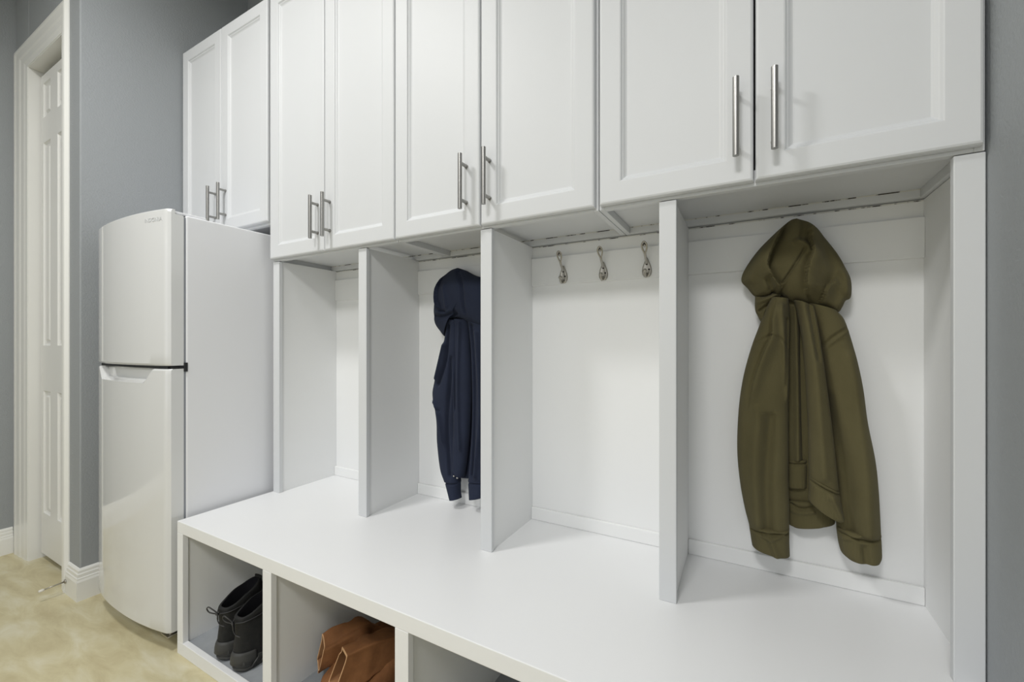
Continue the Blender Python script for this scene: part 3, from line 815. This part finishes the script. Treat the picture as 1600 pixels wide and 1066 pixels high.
def make_shoe():
    """black mid-height trail boot, heel at y = 0, toe at y = .31"""
    t = empty('trail_shoe', (0, 0, 0))
    def ring(g, z, lift=0.0):
        P = foot_outline(grow=g)
        return [(x, .31 - y, z + lift * max(0, 1 - y / .08) ** 2 + .5 * lift * max(0, 1 - (.31 - y) / .04) ** 2) for x, y in P]
    loft([ring(-.004, 0, .014), ring(.002, .003, .014), ring(.0025, .010, .013), ring(-.002, .013, .012), ring(.002, .016, .011), ring(.0045, .026, .009), ring(.0035, .036, .008), ring(-.002, .042, .008)]).build('sole', 'rubber', t)
    # lugs cut in the side of the sole
    for sd in (-1, 1):
        w = MB()
        for k in range(7):
            y = .05 + k * .034
            hw = float(np.interp(.31 - y, [0, .008, .035, .075, .115, .16, .21, .26, .295, .31], [.006, .028, .046, .053, .049, .040, .038, .040, .033, .006]))
            w.tube([(sd * (hw + .002), y - .012, .010), (sd * (hw + .0035), y, .024), (sd * (hw + .002), y + .014, .034)], .0035, 6)
        w.build('sole_ribs', 'rubber', t)
    def half(y):
        return float(np.interp(.31 - y, [0, .008, .035, .075, .115, .16, .21, .26, .295, .31], [.006, .028, .044, .051, .047, .039, .037, .039, .032, .006]))
    m = 28
    secs = []
    for y in (.308, .302, .292, .276, .258, .236, .21, .185, .16):
        hw = half(y); h = float(np.interp(y, [.16, .19, .22, .25, .28, .30, .31], [.150, .124, .104, .092, .080, .066, .052]))
        r = [(hw * math.cos(math.pi * k / (m - 1)), y, .036 + (h - .036) * math.sin(math.pi * k / (m - 1)) ** .8) for k in range(m)]
        secs.append(r + [(-hw * .6, y, .034), (hw * .6, y, .034)])
    loft(secs).build('toe_box', 'shoe', t)
    top_z = lambda y: float(np.interp(y, [0, .012, .035, .075, .11, .15, .17], [.186, .184, .190, .208, .216, .232, .238]))
    def ankle(f):
        r = []
        y0 = float(np.interp(f, [0, .25, .6, 1], [.001, .000, .007, .004])); y1 = float(np.interp(f, [0, .4, 1], [.20, .165, .150]))
        c = (y0 + y1) / 2; hl = (y1 - y0) / 2
        w = float(np.interp(f, [0, .5, .85, 1], [.039, .037, .037, .040]))
        for k in range(48):
            a = 2 * math.pi * k / 48
            y = c - hl * math.cos(a)
            x = w * math.copysign(abs(math.sin(a)) ** .75, math.sin(a))
            r.append((x, y, .034 + (top_z(y) - .034) * f))
        return r
    secs = [ankle(f) for f in np.linspace(0, 1, 11)]
    top = secs[-1]; cy = .078
    inn = [[(x * g, cy + (y - cy) * (g + .03), z + dz) for x, y, z in top] for g, dz in ((.95, .005), (.84, .005), (.74, -.008))]
    loft(secs + inn[:2], cap=(True, False)).build('upper', 'shoe', t)
    loft([inn[1], inn[2], [(x * .95, y, z * .55) for x, y, z in inn[2]], [(x * .9, y, .06) for x, y, z in inn[2]]], cap=(False, True)).build('lining', 'shoe_lining', t)
    # heel counter, flared rubber bumper at the heel
    V = []; n = 25
    for i in range(n):
        a = math.radians(-105 + 210 * i / (n - 1))
        for z, g in ((.030, 1.16), (.046, 1.14), (.060, 1.08), (.070, .98)):
            V.append((.037 * g * math.sin(a), .045 - .048 * g * math.cos(a), z + .010 * (1 - math.cos(a)) * -.6))
    rd = MB().add(V, [(i * 4 + k, (i + 1) * 4 + k, (i + 1) * 4 + k + 1, i * 4 + k + 1) for i in range(n - 1) for k in range(3)], True).build('heel_bumper', 'rubber', t)
    md = rd.modifiers.new('solid', 'SOLIDIFY'); md.thickness = .004; md.offset = -1
    # tongue with tall pull strap at the front of the ankle
    loft([[(.022 * math.cos(a), .150 + dy + .005 * math.sin(a), z) for a in np.linspace(0, 2 * math.pi, 17)[:-1]] for dy, z in ((.012, .14), (.004, .19), (-.002, .235), (-.001, .242))]).build('tongue', 'shoe', t)
    # lace tied round the ankle with its bow at the heel
    w = MB()
    w.tube(spline([(-.001, -.003, .176), (-.014, -.012, .190), (-.030, -.018, .198), (-.040, -.018, .188), (-.032, -.014, .176), (-.012, -.007, .173), (0, -.003, .174)], 30), .0022, 7)
    w.tube(spline([(.001, -.003, .176), (.012, -.012, .186), (.020, -.014, .176), (.018, -.012, .162), (.008, -.007, .165), (0, -.003, .172)], 26), .0022, 7)
    w.tube(spline([(.002, -.004, .172), (.008, -.008, .158), (.020, -.006, .142), (.036, .002, .134)], 18), .0018, 7)
    w.tube([(-.006, -.003, .174), (0, -.006, .174), (.006, -.003, .174)], .0045, 8)
    w.tube(spline([(-.006, -.001, .174), (-.03, .02, .176), (-.040, .06, .18), (-.041, .11, .186)], 20), .0018, 7)
    w.tube(spline([(.006, -.001, .174), (.03, .02, .176), (.040, .06, .18), (.041, .11, .186)], 20), .0018, 7)
    w.build('laces', 'lace', t)
    w = MB()
    for k, (y, z) in enumerate(((.246, .099), (.226, .107), (.206, .119), (.188, .131))):
        w.tube(spline([(-.026, y, z - .012), (-.012, y + .003, z + .001), (0, y + .004, z + .003), (.012, y + .003, z + .001), (.026, y, z - .012)], 14), .0022, 6)
    w.build('vamp_laces', 'lace', t)
    return t


s1 = make_shoe()
s2 = copy_tree(s1)
s1.location = (-1.69, .836, .0435); s1.rotation_euler = (0, 0, math.radians(2))
tag(s1, 'black trail shoe, left one of the pair in the first bench cubby', 'shoe', 'pair of black trail shoes')
s2.location = (-1.583, .834, .0435); s2.rotation_euler = (0, 0, math.radians(-2))
tag(s2, 'black trail shoe, right one of the pair, nearer the bench divider', 'shoe', 'pair of black trail shoes')


# ------------------------------------------------------------------ slouched tan boots
def boot(rootname, m, label, group, loc, rz, flop, cm, side_ax=(0, 1, 0), crease=1.0, seed=1, size=1.0):
    t = empty(rootname, (0, 0, 0), label, 'boot', group)
    P = foot_outline()
    sole = loft([[(x * g, .155 + (y - .155) * g, z) for x, y in P] for g, z in ((.96, 0), (1.02, .003), (1.02, .016), (.98, .02))])
    sole.build('sole', 'tan_sole', t)
    secs = []
    m_ = 28
    for y, hw, h in ((.003, .01, .05), (.010, .028, .062), (.03, .043, .074), (.06, .050, .082), (.09, .048, .092), (.12, .044, .108), (.15, .042, .125), (.20, .042, .13), (.26, .040, .12), (.30, .030, .10), (.306, .01, .08)):
        r = []
        for k in range(m_):
            a = math.pi * k / (m_ - 1)
            r.append((hw * math.cos(a), y, .018 + (h - .018) * math.sin(a) ** .7))
        secs.append(r + [(-hw * .6, y, .016), (hw * .6, y, .016)])
    loft(secs).build('vamp', cm, t)
    # soft shaft: squarish rings following the slouch
    rnd = random.Random(seed)
    path = spline(flop, 26)
    N = 40
    secs = []
    for i, p in enumerate(path):
        q0 = path[max(0, i - 1)]; q1 = path[min(len(path) - 1, i + 1)]
        tdir = Vector(q1[:3] - q0[:3]).normalized()
        side = Vector(side_ax); side = (side - tdir * side.dot(tdir)).normalized()
        up = side.cross(tdir)
        f = i / (len(path) - 1)
        a_, b_ = p[3], p[4]
        wr = .003 * crease * math.sin(f * 19 + seed) * math.sin(math.pi * f)
        r = []
        for k in range(N):
            a = 2 * math.pi * k / N
            ca, sa = math.cos(a), math.sin(a)
            e = .24
            x = (a_ + wr) * math.copysign(abs(ca) ** e, ca); z = (b_ + wr) * math.copysign(abs(sa) ** e, sa)
            dent = (.0045 * crease * math.sin(3 * a + f * 5 + seed) - .006 * crease * math.exp(-((f - .62) / .05) ** 2) - .005 * crease * math.exp(-((f - .40) / .04) ** 2))
            sl = max(0, (f - .55) / .45) * .55 * crease
            r.append(tuple(Vector(p[:3]) + side * (x + dent * (1 if x > 0 else -1)) + up * (z + dent * (1 if z > 0 else -1)) - tdir * (abs(up.z) / max(up.z, -up.z, .001)) * (z * (1 if up.z > 0 else -1)) * sl))
        secs.append(r)
    sh = loft(secs, cap=(True, False)).build('shaft', cm, t)
    c = np.mean(np.array(secs[-1]), 0)
    inn = [[tuple(c + (np.array(v) - c) * .93) for v in secs[-1 - k]] if k == 0 else [tuple(np.mean(np.array(secs[-1 - k]), 0) + (np.array(v) - np.mean(np.array(secs[-1 - k]), 0)) * .9) for v in secs[-1 - k]] for k in (0, 2, 5, 8)]
    loft(inn, cap=(False, True)).build('lining', 'tan_lit' if cm == 'tan' else 'shoe_lining', t)
    # cut edge of the leather
    e = MB()
    o_, i_ = secs[-1], inn[0]
    n = len(o_)
    td = Vector(path[-1][:3] - path[-2][:3]).normalized() * .002
    V = [tuple(v) for v in o_] + [tuple(Vector(v) + td) for v in o_] + [tuple(Vector(v) + td) for v in i_] + [tuple(v) for v in i_]
    e.add(V, [(r * n + j, r * n + (j + 1) % n, (r + 1) * n + (j + 1) % n, (r + 1) * n + j) for r in range(3) for j in range(n)], True)
    e.build('top_edge', 'tan_edge' if cm == 'tan' else cm, t)
    t.location = loc; t.rotation_euler = (0, 0, rz); t.scale = (size, size, size)
    return t


# path entries: x, y, z, half width, half depth (relative to the toe)
def rel(loc, P): return [(a - loc[0], b - loc[1], c - loc[2], d, e) for a, b, c, d, e in P]


LR = (-1.055, .905, .0435)
boot('ankle_boot', 'tan', 'tan suede boot with folded shaft, nearer one of the pair, beside the right cubby divider', 'pair of tan suede boots', LR, 0,
     rel(LR, [(-1.05, 1.11, .090, .040, .040), (-1.052, 1.11, .120, .042, .042), (-1.062, 1.08, .162, .040, .048), (-1.075, 1.01, .183, .038, .052), (-1.098, .945, .186, .034, .052), (-1.118, .895, .180, .028, .050)]), 'tan', (1, 0, 0), seed=1)
LL = (-1.195, .895, .0435)
boot('ankle_boot', 'tan', 'tan suede boot with its shaft folded over, the left one beside the cubby wall', 'pair of tan suede boots', LL, 0,
     rel(LL, [(-1.192, 1.10, .090, .040, .038), (-1.194, 1.10, .118, .042, .040), (-1.204, 1.085, .148, .040, .044), (-1.222, 1.04, .163, .038, .045), (-1.252, .99, .152, .034, .045), (-1.278, .955, .138, .030, .045)]), 'tan', (1, 0, 0), seed=4)
FT = [(0, .20, .09, .05, .045), (0, .205, .18, .054, .05), (.004, .21, .28, .056, .052), (.0, .215, .38, .058, .054)]
boot('tall_boot', 'maroon', 'dark maroon tall boot standing behind the tan boots', None, (-1.165, 1.495, .0435), math.radians(180), FT, 'maroon', seed=7, crease=.5, size=.8)

# ------------------------------------------------------------------ to metres
for me in bpy.data.meshes:
    me.transform(Matrix.Scale(S, 4))
for o in bpy.data.objects:
    if o.type in ('MESH', 'EMPTY'):
        o.location = o.location * S
        for md in o.modifiers:
            if md.type == 'BEVEL': md.width *= S
            if md.type == 'SOLIDIFY': md.thickness *= S
